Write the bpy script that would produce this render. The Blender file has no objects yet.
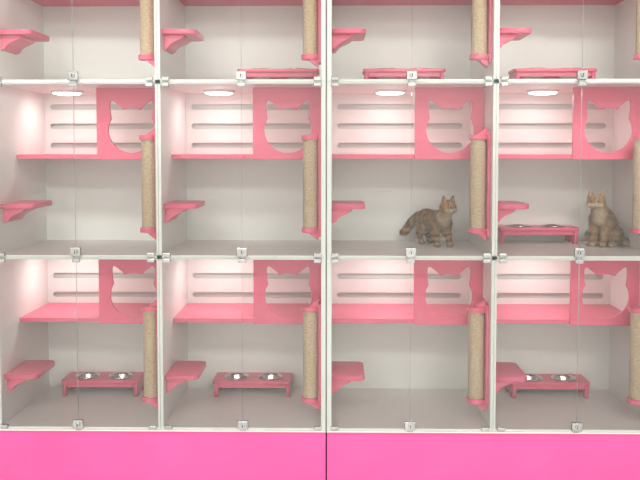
import bpy, bmesh, math, random
from mathutils import Vector, Matrix, noise
random.seed(4)
S=bpy.context.scene
COL=S.collection
try:
    S.view_settings.view_transform='Standard'
    S.view_settings.exposure=0.0
except Exception: pass

# ---------------------------------------------------------------- materials
def new_mat(name):
    m=bpy.data.materials.new(name); m.use_nodes=True
    nt=m.node_tree
    return m,nt,nt.nodes['Principled BSDF']
def mat_noise(name,c1,c2,scale=6,rough=.5,bump=0,bscale=200,metal=0,stretch=(1,1,1),coat=0):
    m,nt,b=new_mat(name)
    tc=nt.nodes.new('ShaderNodeTexCoord'); mp=nt.nodes.new('ShaderNodeMapping')
    mp.inputs['Scale'].default_value=stretch
    n=nt.nodes.new('ShaderNodeTexNoise'); n.inputs['Scale'].default_value=scale; n.inputs['Detail'].default_value=3
    r=nt.nodes.new('ShaderNodeValToRGB')
    r.color_ramp.elements[0].position=.3; r.color_ramp.elements[1].position=.7
    r.color_ramp.elements[0].color=(*c1,1); r.color_ramp.elements[1].color=(*c2,1)
    L=nt.links.new
    L(tc.outputs['Object'],mp.inputs['Vector']); L(mp.outputs['Vector'],n.inputs['Vector'])
    L(n.outputs['Fac'],r.inputs['Fac']); L(r.outputs['Color'],b.inputs['Base Color'])
    b.inputs['Roughness'].default_value=rough; b.inputs['Metallic'].default_value=metal
    if coat: b.inputs['Coat Weight'].default_value=coat
    if bump:
        n2=nt.nodes.new('ShaderNodeTexNoise'); n2.inputs['Scale'].default_value=bscale
        bp=nt.nodes.new('ShaderNodeBump'); bp.inputs['Strength'].default_value=bump; bp.inputs['Distance'].default_value=.002
        L(mp.outputs['Vector'],n2.inputs['Vector']); L(n2.outputs['Fac'],bp.inputs['Height']); L(bp.outputs['Normal'],b.inputs['Normal'])
    return m
WHITE=mat_noise('white_laminate',(.83,.83,.80),(.85,.85,.82),3,.38)
BACKW=mat_noise('white_backboard',(.82,.815,.79),(.84,.835,.81),3,.42)
GREYB=mat_noise('grey_cabinet_back',(.66,.66,.64),(.70,.70,.68),3,.6)
PINK=mat_noise('pink_laminate',(.78,.115,.215),(.81,.13,.235),4,.36)
PINKP=mat_noise('pink_plinth',(.76,.07,.25),(.79,.08,.28),4,.4)
STEEL=mat_noise('brushed_steel',(.55,.55,.55),(.72,.72,.72),30,.22,metal=1)
CHROME=mat_noise('chrome',(.36,.36,.36),(.5,.5,.5),20,.22,metal=1)
DARK=mat_noise('dark_gap',(.05,.05,.05),(.08,.08,.08),10,.6)
GAPSHADE=mat_noise('grey_gap_shade',(.20,.20,.20),(.25,.25,.25),10,.7)  # dark grey standing in for the shade between the two cabinets
SISAL=mat_noise('sisal_rope',(.46,.33,.21),(.64,.49,.34),90,.9,bump=.6,bscale=350,stretch=(1,1,3))
WALLM=mat_noise('wall_paint',(.74,.74,.72),(.77,.77,.75),2,.8,bump=.1,bscale=80)
CEILM=mat_noise('ceiling_paint',(.82,.82,.80),(.85,.85,.83),2,.85)
# tiles
m,nt,b=new_mat('floor_tiles'); FLOORM=m
tc=nt.nodes.new('ShaderNodeTexCoord'); br=nt.nodes.new('ShaderNodeTexBrick')
br.offset=0; br.inputs['Scale'].default_value=1.0; br.inputs['Brick Width'].default_value=.6; br.inputs['Row Height'].default_value=.6
br.inputs['Mortar Size'].default_value=.004
br.inputs['Color1'].default_value=(.65,.65,.63,1); br.inputs['Color2'].default_value=(.68,.68,.66,1); br.inputs['Mortar'].default_value=(.3,.3,.3,1)
nt.links.new(tc.outputs['Object'],br.inputs['Vector']); nt.links.new(br.outputs['Color'],b.inputs['Base Color']); b.inputs['Roughness'].default_value=.25
# glass : thin clear pane
GLASS=bpy.data.materials.new('clear_glass'); GLASS.use_nodes=True; nt=GLASS.node_tree
for n in list(nt.nodes): nt.nodes.remove(n)
o=nt.nodes.new('ShaderNodeOutputMaterial'); mx=nt.nodes.new('ShaderNodeMixShader'); tr=nt.nodes.new('ShaderNodeBsdfTransparent'); gl=nt.nodes.new('ShaderNodeBsdfGlossy'); fr=nt.nodes.new('ShaderNodeFresnel')
tr.inputs['Color'].default_value=(.985,.992,.985,1); gl.inputs['Roughness'].default_value=.02; fr.inputs['IOR'].default_value=1.5
nt.links.new(fr.outputs[0],mx.inputs[0]); nt.links.new(tr.outputs[0],mx.inputs[1]); nt.links.new(gl.outputs[0],mx.inputs[2]); nt.links.new(mx.outputs[0],o.inputs[0])
GEDGE=mat_noise('glass_edge',(.62,.70,.66),(.70,.77,.73),20,.15)
def emis(name,c,s):
    m,nt,b=new_mat(name); b.inputs['Base Color'].default_value=(*c,1)
    b.inputs['Emission Color'].default_value=(*c,1); b.inputs['Emission Strength'].default_value=s; return m
LEDM=emis('led_diffuser',(1,.99,.97),8)
PANELM=emis('unseen_led_diffuser',(1,.98,.95),3)

# ---------------------------------------------------------------- helpers
def obj_from_mesh(name,me,mats,parent=None):
    ob=bpy.data.objects.new(name,me); COL.objects.link(ob)
    for m in (mats if isinstance(mats,(list,tuple)) else [mats]): me.materials.append(m)
    if parent: ob.parent=parent
    return ob
def empty(name,loc=(0,0,0)):
    e=bpy.data.objects.new(name,None); e.empty_display_size=.05; e.location=loc; COL.objects.link(e); return e
def add_box(bm,x0,x1,y0,y1,z0,z1,bev=0,mi=0):
    mat=Matrix.Translation(((x0+x1)/2,(y0+y1)/2,(z0+z1)/2))@Matrix.Diagonal((x1-x0,y1-y0,z1-z0,1))
    r=bmesh.ops.create_cube(bm,size=1,matrix=mat)
    fs=set(f for v in r['verts'] for f in v.link_faces)
    for f in fs: f.material_index=mi
    if bev:
        es=list(set(e for v in r['verts'] for e in v.link_edges))
        bmesh.ops.bevel(bm,geom=es,offset=bev,segments=2,affect='EDGES',profile=.5)
def boxes(name,lst,mats,parent=None,bev=.0):
    bm=bmesh.new()
    for l in lst:
        add_box(bm,*l[:6],bev=bev,mi=(l[6] if len(l)>6 else 0))
    me=bpy.data.meshes.new(name); bm.to_mesh(me); bm.free()
    return obj_from_mesh(name,me,mats,parent)
def cut_panel(name,loops,thick,mats,mapf,parent=None,bev=0):
    """flat board with real cut-outs; loops[0]=outline, rest = holes"""
    cu=bpy.data.curves.new(name+'_c','CURVE'); cu.dimensions='2D'; cu.fill_mode='BOTH'
    cu.extrude=thick/2-bev; cu.bevel_depth=bev; cu.bevel_resolution=1
    cu.offset=-bev
    for lp in loops:
        sp=cu.splines.new('POLY'); sp.points.add(len(lp)-1)
        for p,q in zip(sp.points,lp): p.co=(q[0],q[1],0,1)
        sp.use_cyclic_u=True
    t=bpy.data.objects.new('tmp',cu); COL.objects.link(t)
    dg=bpy.context.evaluated_depsgraph_get(); dg.update()
    me=bpy.data.meshes.new_from_object(t.evaluated_get(dg)); bpy.data.objects.remove(t)
    for v in me.vertices: v.co=Vector(mapf(*v.co))
    me.materials.clear()
    bm=bmesh.new(); bm.from_mesh(me); bmesh.ops.remove_doubles(bm,verts=bm.verts,dist=1e-6); bmesh.ops.recalc_face_normals(bm,faces=bm.faces); bm.to_mesh(me); bm.free()
    me.name=name
    return obj_from_mesh(name,me,mats,parent)
def lathe(bm,prof,n=32,center=(0,0,0),mi=0,smooth=True):
    rings=[]
    for r,z in prof:
        rings.append([bm.verts.new((center[0]+r*math.cos(2*math.pi*i/n),center[1]+r*math.sin(2*math.pi*i/n),center[2]+z)) for i in range(n)])
    for a,b in zip(rings,rings[1:]):
        for i in range(n):
            f=bm.faces.new((a[i],a[(i+1)%n],b[(i+1)%n],b[i])); f.smooth=smooth; f.material_index=mi
    return rings
def rrect(x0,x1,y0,y1,r,n=6,corners=(1,1,1,1)):
    out=[]
    for k,(cx,cy,a) in enumerate(((x1-r,y1-r,0),(x0+r,y1-r,90),(x0+r,y0+r,180),(x1-r,y0+r,270))):
        if corners[k]:
            for i in range(n+1):
                t=math.radians(a+90*i/n); out.append((cx+r*math.cos(t),cy+r*math.sin(t)))
        else:
            out.append(((x1,y1),(x0,y1),(x0,y0),(x1,y0))[k])
    return out
def circle(cx,cy,r,n=40): return [(cx+r*math.cos(2*math.pi*i/n),cy+r*math.sin(2*math.pi*i/n)) for i in range(n)]

# ---------------------------------------------------------------- layout
ROW=[.262,.967,1.672,2.377]     # centre heights of horizontal panels
T=.018; DEPTH=.58; CP=.674; XS=-.034
UNITS=[XS-2*CP,XS]
cells={}
def cathead(cx,cy):
    pts=[]
    R=.100
    def arc(a0,a1,n):
        for i in range(n+1):
            a=math.radians(a0+(a1-a0)*i/n); pts.append((cx+R*math.cos(a),cy+R*.95*math.sin(a)))
    arc(-90,30,18)
    for (x,y) in ((.091,.082),(.092,.110),(.089,.122),(.083,.126),(.074,.122),(.046,.100)): pts.append((cx+x,cy+y))
    arc(68,112,8)
    for (x,y) in ((-.046,.100),(-.074,.122),(-.083,.126),(-.089,.122),(-.092,.110),(-.091,.082)): pts.append((cx+x,cy+y))
    arc(150,269,18)
    return pts

for u,x0 in enumerate(UNITS):
    a=x0+.003; bq=x0+2*CP-.003
    root=empty('cat_cabinet',(0,0,0))
    mid=x0+CP
    L=[(a,a+T,0,DEPTH+.035,ROW[0]-T/2,ROW[3]+T/2),(bq-T,bq,0,DEPTH+.035,ROW[0]-T/2,ROW[3]+T/2),
       (mid-.011,mid+.011,0,DEPTH,ROW[0]+T/2,ROW[3]-T/2)]
    boxes('side_panels',L,WHITE,root,bev=.0008)
    boxes('deck_panels',[(a+T,bq-T,0,DEPTH,z-T/2,z+T/2) for z in ROW],WHITE,root,bev=.0008)
    boxes('plinth',[(a,bq,.004,.022,0,ROW[0]-T/2),(a,bq,DEPTH-.02,DEPTH,0,ROW[0]-T/2),(a,a+T,.022,DEPTH-.02,0,ROW[0]-T/2),(bq-T,bq,.022,DEPTH-.02,0,ROW[0]-T/2)],PINKP,root,bev=.001)
    boxes('rear_panel',[(a+T,bq-T,DEPTH+.018,DEPTH+.024,ROW[0],ROW[3]+T/2)],GREYB,root)
    if u==0:
        boxes('joint_gap_shade',[(bq,bq+.006,-.002,.01,ROW[0]-T/2,ROW[3]+T/2)],GAPSHADE,root)  # filler strip that paints the shadow of the open gap, no real seal
    for c in range(2):
        xl=(a+T) if c==0 else mid+.011
        xr=(mid-.011) if c==0 else bq-T
        col=u*2+c
        for r in range(3):      # r=0 bottom
            zf=ROW[r]+T/2; zt=ROW[r+1]-T/2
            cells[(col,r)]=(xl,xr,zf,zt)
            # slotted back board
            slots=[rrect(xl+.025,xr-.035,z-.013,z+.013,.0128) for z in (zf+.445,zf+.535,zf+.625)]
            cut_panel('slotted_back',[rrect(xl,xr,ROW[r],ROW[r+1],.001,1)]+slots,.006,BACKW,lambda x,y,z:(x,DEPTH+.0035+z,y),root)
            # glass doors
            gx0=(a if c==0 else mid)+.001; gx1=(mid if c==0 else bq)-.001; gm=(gx0+gx1)/2
            gz0=ROW[r]+.0015; gz1=ROW[r+1]-.0015
            for k,(p,q) in enumerate(((gx0,gm-.001),(gm+.001,gx1))):
                g=boxes('glass_door_%d_%d_%d'%(c,r,k),[(p,q,-.010,-.005,gz0,gz1)],[GLASS,GEDGE],root)
                for f in g.data.polygons:
                    if abs(f.normal.y)<.5: f.material_index=1
            # hinges, lock, catch
            H=[]
            for xx in (gx0+.016,gx1-.046):
                for zz in (gz0+.002,gz1-.018):
                    H.append((xx,xx+.030,-.0145,-.0005,zz,zz+.016))
            boxes('glass_hinges',H,CHROME,root,bev=.0025)
            bm=bmesh.new()
            add_box(bm,gm-.021,gm+.021,-.018,-.0045,gz0+.004,gz0+.040,bev=.003)
            add_box(bm,gm-.012,gm+.012,-.010,0,gz0-.004,gz0+.006,bev=.001)
            rr=bmesh.ops.create_cone(bm,cap_ends=True,segments=20,radius1=.009,radius2=.008,depth=.010,matrix=Matrix.Translation((gm,-.021,gz0+.022))@Matrix.Rotation(math.pi/2,4,'X'))
            add_box(bm,gm-.002,gm+.002,-.0268,-.0255,gz0+.016,gz0+.028,mi=1)
            add_box(bm,gm-.016,gm+.016,-.0145,-.0045,gz1-.018,gz1-.002,bev=.002)
            me=bpy.data.meshes.new('door_lock'); bm.to_mesh(me); bm.free()
            obj_from_mesh('door_lock',me,[CHROME,DARK],root)

# ---------------------------------------------------------------- cubbies, perches, posts, lamps
for (col,r),(xl,xr,zf,zt) in cells.items():
    cb=empty('cat_hideaway_cubby',(0,0,0))
    boxes('shelf',[(xl,xr,.215,DEPTH,zf+.387,zf+.405)],PINK,cb,bev=.001)
    px0=xr-.292
    cut_panel('cat_head_panel',[rrect(px0,xr,zf+.384,zt,.002,2),cathead(xr-.143,zf+.507)],.014,PINK,lambda x,y,z:(x,.207+z,y),cb,bev=.001)
    # perch
    p=empty('cat_step_perch',(0,0,0)); ph=zf+.205
    cut_panel('step_board',[rrect(xl,xl+.137,.03,.28,.03,6,(1,0,0,1))],.020,PINK,lambda x,y,z:(x,y,ph-.010+z),p,bev=.002)
    g=[(0,0),(.088,0),(.080,-.012),(.060,-.022),(.040,-.030),(.026,-.042),(.016,-.056),(0,-.060)]
    cut_panel('bracket',[[(xl+x,ph-.020+z) for x,z in g]],.17,PINK,lambda x,y,z:(x,.145+z,y),p,bev=.002)
    # scratching post
    sp=empty('scratching_post',(0,0,0)); cx=xr-.044; cy=.085; z0=zf+.105; z1=zf+.465; R=.031
    boxes('mount_board',[(xr-.012,xr,cy-.045,cy+.045,z0-.035,z1+.035)],PINK,sp,bev=.002)
    for nm,za in (('end_cap_low',z0-.010),('end_cap_high',z1+.010)):
        cut_panel(nm,[rrect(xr-.082,xr-.010,cy-.038,cy+.038,.03,6,(0,1,1,0))],.020,PINK,lambda x,y,z:(x,y,za+z),sp,bev=.002)
    for nm,zb,sg in (('wedge_low',z0-.020,-1),('wedge_high',z1+.020,1)):
        cut_panel(nm,[[(xr-.012,zb),(xr-.050,zb),(xr-.040,zb+sg*.010),(xr-.012,zb+sg*.032)]],.05,PINK,lambda x,y,z:(x,cy+z,y),sp)
    bm=bmesh.new(); prof=[]; nr=50
    for i in range(nr*4+1):
        t=i/(nr*4); prof.append((R+.0016*abs(math.sin(math.pi*i/4)),z0+(z1-z0)*t))
    lathe(bm,prof,28,(cx,cy,0)); me=bpy.data.meshes.new('sisal'); bm.to_mesh(me); bm.free()
    obj_from_mesh('sisal_wrap',me,SISAL,sp)
    # LED puck
    lx=xl+.215+(-.045,-.032,.042,.05)[col]; ly=.38
    lp=empty('led_puck_light',(0,0,0))
    bm=bmesh.new(); lathe(bm,[(.070,0),(.070,-.008),(.067,-.011),(.062,-.011)],36,(lx,ly,zt))
    rg=lathe(bm,[(.062,-.011),(.054,-.0165),(.032,-.0195)],36,(lx,ly,zt),mi=1)
    f=bm.faces.new(rg[-1]); f.material_index=1
    me=bpy.data.meshes.new('puck'); bm.to_mesh(me); bm.free(); obj_from_mesh('puck',me,[WHITE,LEDM],lp)
    ld=bpy.data.lights.new('puck_lamp','AREA'); ld.shape='DISK'; ld.size=.11; ld.energy=.55; ld.color=(.95,1,.96)
    lo=bpy.data.objects.new('puck_lamp',ld); lo.location=(lx,ly,zt-.021); lo.parent=lp; COL.objects.link(lo)

# ---------------------------------------------------------------- bowl stands
def stand(cx,y0,z0):
    e=empty('cat_bowl_stand',(cx,y0,z0)); w=.180; d=.155; h=.075
    holes=[circle(-.078,d/2,.050),circle(.078,d/2,.050)]
    cut_panel('top_board',[rrect(-w,w,0,d,.012,4)]+holes,.014,PINK,lambda x,y,z:(x,y,h-.007+z),e,bev=.0015)
    for k,sx in enumerate((-1,1)):
        x1=sx*(w-.006); x2=sx*(w-.024)
        prof=[(.004,0),(.035,0),(.045,.014),(d-.045,.014),(d-.035,0),(d-.004,0),(d-.004,h-.014),(.004,h-.014)]
        cut_panel('leg_%d'%k,[prof],.016,PINK,lambda x,y,z:((x1+x2)/2+z,x,y),e)
    boxes('rail',[(-w+.024,w-.024,.012,.024,h-.034,h-.014),(-w+.024,w-.024,d-.02,d-.008,h-.034,h-.014)],PINK,e,bev=.001)
    for k,sx in enumerate((-.078,.078)):
        bm=bmesh.new()
        lathe(bm,[(.048,h+.001),(.056,h+.0008),(.0575,h+.003),(.056,h+.005),(.050,h+.004),(.046,h-.006),(.040,h-.028),(.034,h-.034),(.001,h-.035)],40,(sx,d/2,0))
        lathe(bm,[(.049,h+.001),(.047,h-.008),(.042,h-.032),(.034,h-.037),(.001,h-.037)],40,(sx,d/2,0))
        me=bpy.data.meshes.new('bowl'); bm.to_mesh(me); bm.free(); obj_from_mesh('bowl_%d'%k,me,STEEL,e)
F=[ROW[i]+T/2 for i in range(3)]
stand(-1.075,.423,F[0]); stand(-.378,.423,F[0]); stand(.980,.423,F[0])
stand(.920,.423,F[1])
stand(-.25,.35,F[2]); stand(.305,.35,F[2]); stand(.965,.35,F[2])

# ---------------------------------------------------------------- cats
def fur_color(p,kind,info):
    n=noise.noise(Vector(p)*45)*.5+noise.noise(Vector(p)*120)*.3
    s=math.sin(p[0]*200+n*5+p[2]*60)
    s2=math.sin(p[2]*260+n*4)
    leg=p[2]<.075
    st=(s2 if leg else s)
    k=min(1,max(0,.5+st*.9))
    if kind==0: base=Vector((.40,.215,.085)); dark=Vector((.065,.034,.018)); white=Vector((.52,.42,.31))
    else: base=Vector((.47,.31,.18)); dark=Vector((.20,.125,.078)); white=Vector((.62,.52,.41)); k=k*.7+.15
    c=base.lerp(dark,k*.85)
    hc=info['head']; q=Vector(p)-hc; f=info['hf']
    if q.length<.06:
        fr=q.dot(f)
        up=math.sin(math.atan2(q.y,q.x)*9)*.5+.5
        c=base.lerp(dark,.6*up)
        if fr>.022 and q.z<-.006: c=c.lerp(white,.7)
        if q.z<-.024: c=c.lerp(white,.4)
    else:
        w=info['chest']; dd=(Vector(p)-w).length; cr=.042 if kind==0 else .034
        if dd<cr: c=c.lerp(white,min(1,(cr-dd)/.02)*.45)
        if p[2]<.016: c=c.lerp(white,.3)
    return tuple(max(0,v*(1+n*.45)) for v in c)
def make_cat(loc,rotz,kind,chains,ells,head,hyaw,chest,furlen,scale=1.0):
    e=empty('cat',loc); e.rotation_euler=(0,0,rotz); e.scale=(scale,)*3
    head=Vector(head); M=Matrix.Rotation(hyaw[0],4,'Z')@Matrix.Rotation(hyaw[1],4,'Y')
    hf=(M@Vector((1,0,0))).normalized()
    H=lambda x,y,z: tuple(head+M@Vector((x,y,z)))
    bm=bmesh.new()
    def sph(p,r,sc=(1,1,1),rot=None):
        mt=Matrix.Translation(p)@(rot or Matrix.Identity(4))@Matrix.Diagonal((r*sc[0],r*sc[1],r*sc[2],1))
        bmesh.ops.create_icosphere(bm,subdivisions=2,radius=1,matrix=mt)
    def chain(pts):
        for (p0,r0),(p1,r1) in zip(pts,pts[1:]):
            p0=Vector(p0);p1=Vector(p1); n=max(2,int((p1-p0).length/(min(r0,r1)*.3))+1)
            for i in range(n+1):
                t=i/n; sph(p0.lerp(p1,t),r0+(r1-r0)*t)
    for c in chains: chain(c)
    for p,r,sc in ells: sph(p,r,sc)
    # head
    sph(H(0,0,0),.034,(1,1.12,.93),M)
    sph(H(.022,0,-.009),.017,(1,1.15,.8),M)
    for s in (-1,1):
        sph(H(.010,s*.021,-.012),.017,(1,1,.85),M)
        sph(H(.033,s*.006,-.012),.008,(1,1,.8),M)
        for o in (-.007,.007):
            chain([(H(-.003,s*.021+o,.018),.010),(H(-.005,s*.025+o*.5,.034),.0065),(H(-.006,s*.029,.048),.0035)])
    sph(H(.033,0,-.005),.0065,(1,1,.8),M)
    me=bpy.data.meshes.new('raw'); bm.to_mesh(me); bm.free()
    t=bpy.data.objects.new('tmp',me); COL.objects.link(t)
    md=t.modifiers.new('r','REMESH'); md.mode='VOXEL'; md.voxel_size=.0022; md.use_smooth_shade=True
    m2=t.modifiers.new('s','SMOOTH'); m2.factor=.5; m2.iterations=4
    dg=bpy.context.evaluated_depsgraph_get(); dg.update()
    body=bpy.data.meshes.new_from_object(t.evaluated_get(dg)); bpy.data.objects.remove(t)
    for v in body.vertices: v.co.z=max(v.co.z,.0005)
    info={'head':head,'hf':hf,'chest':Vector(chest)}
    for p in body.polygons: p.use_smooth=True
    ca=body.color_attributes.new('fur','FLOAT_COLOR','POINT')
    for i,v in enumerate(body.vertices): ca.data[i].color=(*fur_color(v.co,kind,info),1)
    m,nt,b=new_mat('cat_fur_%d'%kind); b.inputs['Roughness'].default_value=.9
    b.inputs['Specular IOR Level'].default_value=.15
    at=nt.nodes.new('ShaderNodeAttribute'); at.attribute_name='fur'
    nt.links.new(at.outputs['Color'],b.inputs['Base Color'])
    body.materials.clear(); obj_from_mesh('body',body,m,e)
    # fur tufts
    V=[];Fc=[];C=[]
    polys=[p for p in body.polygons]; ws=[p.area for p in polys]
    for p in random.choices(polys,ws,k=24000):
        c=p.center; n=p.normal
        q=c-head; fr=q.dot(hf)
        if q.length<.06 and q.z>.02: ln=furlen*.12
        elif q.length<.05 and (fr>.012): ln=furlen*.15
        elif q.length<.055: ln=furlen*.35
        elif c.z<.05 and kind==0 and c.x>-.12: ln=furlen*.35
        elif c.z<.03: ln=furlen*.35
        elif c.x<-.125: ln=furlen*1.0
        else: ln=furlen*.85
        ln*=random.uniform(.6,1.15)
        d=(n*.38+Vector((-.6,0,-.5))+Vector([random.uniform(-.18,.18) for _ in range(3)])).normalized()
        if d.dot(n)<.08: d=(d+n*.4).normalized()
        sd=d.cross(n)
        if sd.length<1e-3: continue
        sd=sd.normalized()*.0009
        off=Vector([random.uniform(-.0012,.0012) for _ in range(3)])
        b0=c+off-n*.0005; k=len(V)
        tip=b0+d*ln; tip.z=max(tip.z,.001); b0.z=max(b0.z,.001)
        V+= [b0-sd,b0+sd,b0+d*ln*.5+n*.001+sd*.6,b0+d*ln*.5+n*.001-sd*.6,tip]
        Fc+=[(k,k+1,k+2,k+3),(k+3,k+2,k+4)]
        cc=fur_color(c,kind,info); br=random.uniform(.75,1.2)
        C+=[tuple(x*br for x in cc)]*5
    me=bpy.data.meshes.new('fur'); me.from_pydata([tuple(v) for v in V],[],Fc)
    ca=me.color_attributes.new('fur','FLOAT_COLOR','POINT')
    for i,c in enumerate(C): ca.data[i].color=(*c,1)
    obj_from_mesh('fur',me,m,e)
    # face
    def blob(name,p,r,sc,mt):
        bm=bmesh.new(); bmesh.ops.create_uvsphere(bm,u_segments=16,v_segments=12,radius=1,matrix=Matrix.Translation(p)@M@Matrix.Diagonal((r*sc[0],r*sc[1],r*sc[2],1)))
        for f in bm.faces: f.smooth=True
        me=bpy.data.meshes.new(name); bm.to_mesh(me); bm.free(); obj_from_mesh(name,me,mt,e)
    for s in (-1,1):
        blob('eye_%d'%s,H(.0285,s*.0130,.003),.0060,(.7,1,.9),EYE)
        blob('pupil_%d'%s,H(.0312,s*.0134,.003),.0044,(.5,.9,1),BLK)
        blob('inner_ear_%d'%s,H(.0035,s*.0235,.030),.0065,(.35,.9,1.3),NOSE)
    blob('nose',H(.0405,0,-.006),.0032,(.8,1.2,.8),NOSE)
    blob('mouth',H(.0385,0,-.0145),.003,(.6,1.6,.35),BLK)
    return e
EYE=mat_noise('cat_eye_amber',(.35,.22,.05),(.5,.33,.08),60,.1)
BLK=mat_noise('pupil_black',(.01,.01,.01),(.02,.02,.02),10,.1)
NOSE=mat_noise('nose_pink',(.50,.24,.2),(.57,.29,.25),60,.5)

# standing cat
ch=[[((-.085,0,.120),.039),((-.02,0,.116),.040),((.045,0,.118),.042),((.072,0,.142),.032),((.090,0,.160),.028)]]
for s in (-1,1):
    o=.012*s
    ch.append([((.052,s*.022,.105),.025),((.044+o*.3,s*.026,.072),.018),((.058+o,s*.024,.034),.0125),((.062+o,s*.024,.014),.012),((.070+o,s*.024,.010),.013)])
    ch.append([((-.085,s*.020,.115),.032),((-.062-o*.6,s*.030,.076),.024),((-.104-o,s*.029,.046),.0125),((-.094-o,s*.029,.016),.011),((-.083-o,s*.029,.010),.013)])
ch.append([((-.11,0,.132),.015),((-.130,-.014,.128),.014),((-.143,-.034,.106),.015),((-.150,-.050,.080),.016),((-.154,-.064,.060),.015),((-.156,-.080,.050),.010)])
make_cat((.447,.360,F[1]),math.radians(-66),0,ch,[((-.02,0,.105),.038,(1.6,.95,1))],(.103,0,.178),(math.radians(10),math.radians(6)),(.086,0,.118),.017)

# sitting long-haired cat
ch=[[((-.060,0,.052),.052),((-.040,0,.095),.049),((.0,0,.130),.043),((.030,0,.160),.034),((.048,0,.185),.028)]]
for s in (-1,1):
    ch.append([((.012,s*.024,.125),.025),((.020,s*.026,.085),.019),((.032,s*.023,.040),.013),((.034,s*.022,.015),.012),((.044,s*.022,.011),.013)])
    ch.append([((-.050,s*.034,.052),.037),((-.010,s*.050,.048),.025),((-.020,s*.052,.018),.014),((.020,s*.050,.011),.012)])
ch.append([((-.10,0,.030),.018),((-.125,.04,.022),.019),((-.105,.075,.020),.018),((-.06,.095,.018),.014),((-.03,.092,.016),.010)])
make_cat((1.178,.36,F[1]),math.radians(-130),1,ch,[((.018,0,.130),.036,(1,1.05,1.2))],(.064,0,.200),(math.radians(14),math.radians(2)),(.045,0,.125),.024)

# ---------------------------------------------------------------- room
X0,X1,Y0,Y1,ZC=-2.6,2.6,-4.6,.66,2.85
boxes('floor',[(X0-.1,X1+.1,Y0-.1,Y1+.1,-.1,0)],FLOORM)
boxes('ceiling',[(X0-.1,X1+.1,Y0-.1,Y1+.1,ZC,ZC+.1)],CEILM)
boxes('wall_back',[(X0,X1,Y1,Y1+.1,0,ZC)],WALLM)
boxes('wall_front',[(X0,X1,Y0-.1,Y0,0,ZC)],WALLM)
boxes('wall_left',[(X0-.1,X0,Y0,Y1,0,ZC)],WALLM)
boxes('wall_right',[(X1,X1+.1,Y0,Y1,0,ZC)],WALLM)
boxes('baseboard_left',[(X0,X0+.012,Y0,Y1,0,.08)],WHITE)
boxes('baseboard_right',[(X1-.012,X1,Y0,Y1,0,.08)],WHITE)
for x in (-1.2,1.2):  # ceiling panels out of view, added as fill for the cabinet fronts
    for y in (-1.7,-3.6):
        e=empty('unseen_ceiling_led_panel',(x,y,ZC))
        boxes('frame',[(-.6,.6,-.3,-.285,-.02,0),(-.6,.6,.285,.3,-.02,0),(-.6,-.585,-.285,.285,-.02,0),(.585,.6,-.285,.285,-.02,0)],WHITE,e)
        boxes('diffuser',[(-.585,.585,-.285,.285,-.012,-.002)],PANELM,e)
        ld=bpy.data.lights.new('panel_fill_lamp','AREA'); ld.shape='RECTANGLE'; ld.size=1.1; ld.size_y=.5; ld.energy=53; ld.color=(1,.995,.96)
        lo=bpy.data.objects.new('panel_fill_lamp',ld); lo.location=(0,0,-.022); lo.parent=e; COL.objects.link(lo)
w=bpy.data.worlds.new('w'); S.world=w; w.use_nodes=True; w.node_tree.nodes['Background'].inputs[0].default_value=(.8,.82,.85,1); w.node_tree.nodes['Background'].inputs[1].default_value=.3

# ---------------------------------------------------------------- camera
cd=bpy.data.cameras.new('camera'); cam=bpy.data.objects.new('camera',cd); COL.objects.link(cam); S.camera=cam
cam.location=(0,-3.4,1.40); cam.rotation_euler=(math.radians(87),0,math.radians(1.0))
cd.sensor_width=36; cd.lens=850/640*36; cd.shift_y=-.0711; cd.clip_start=.02
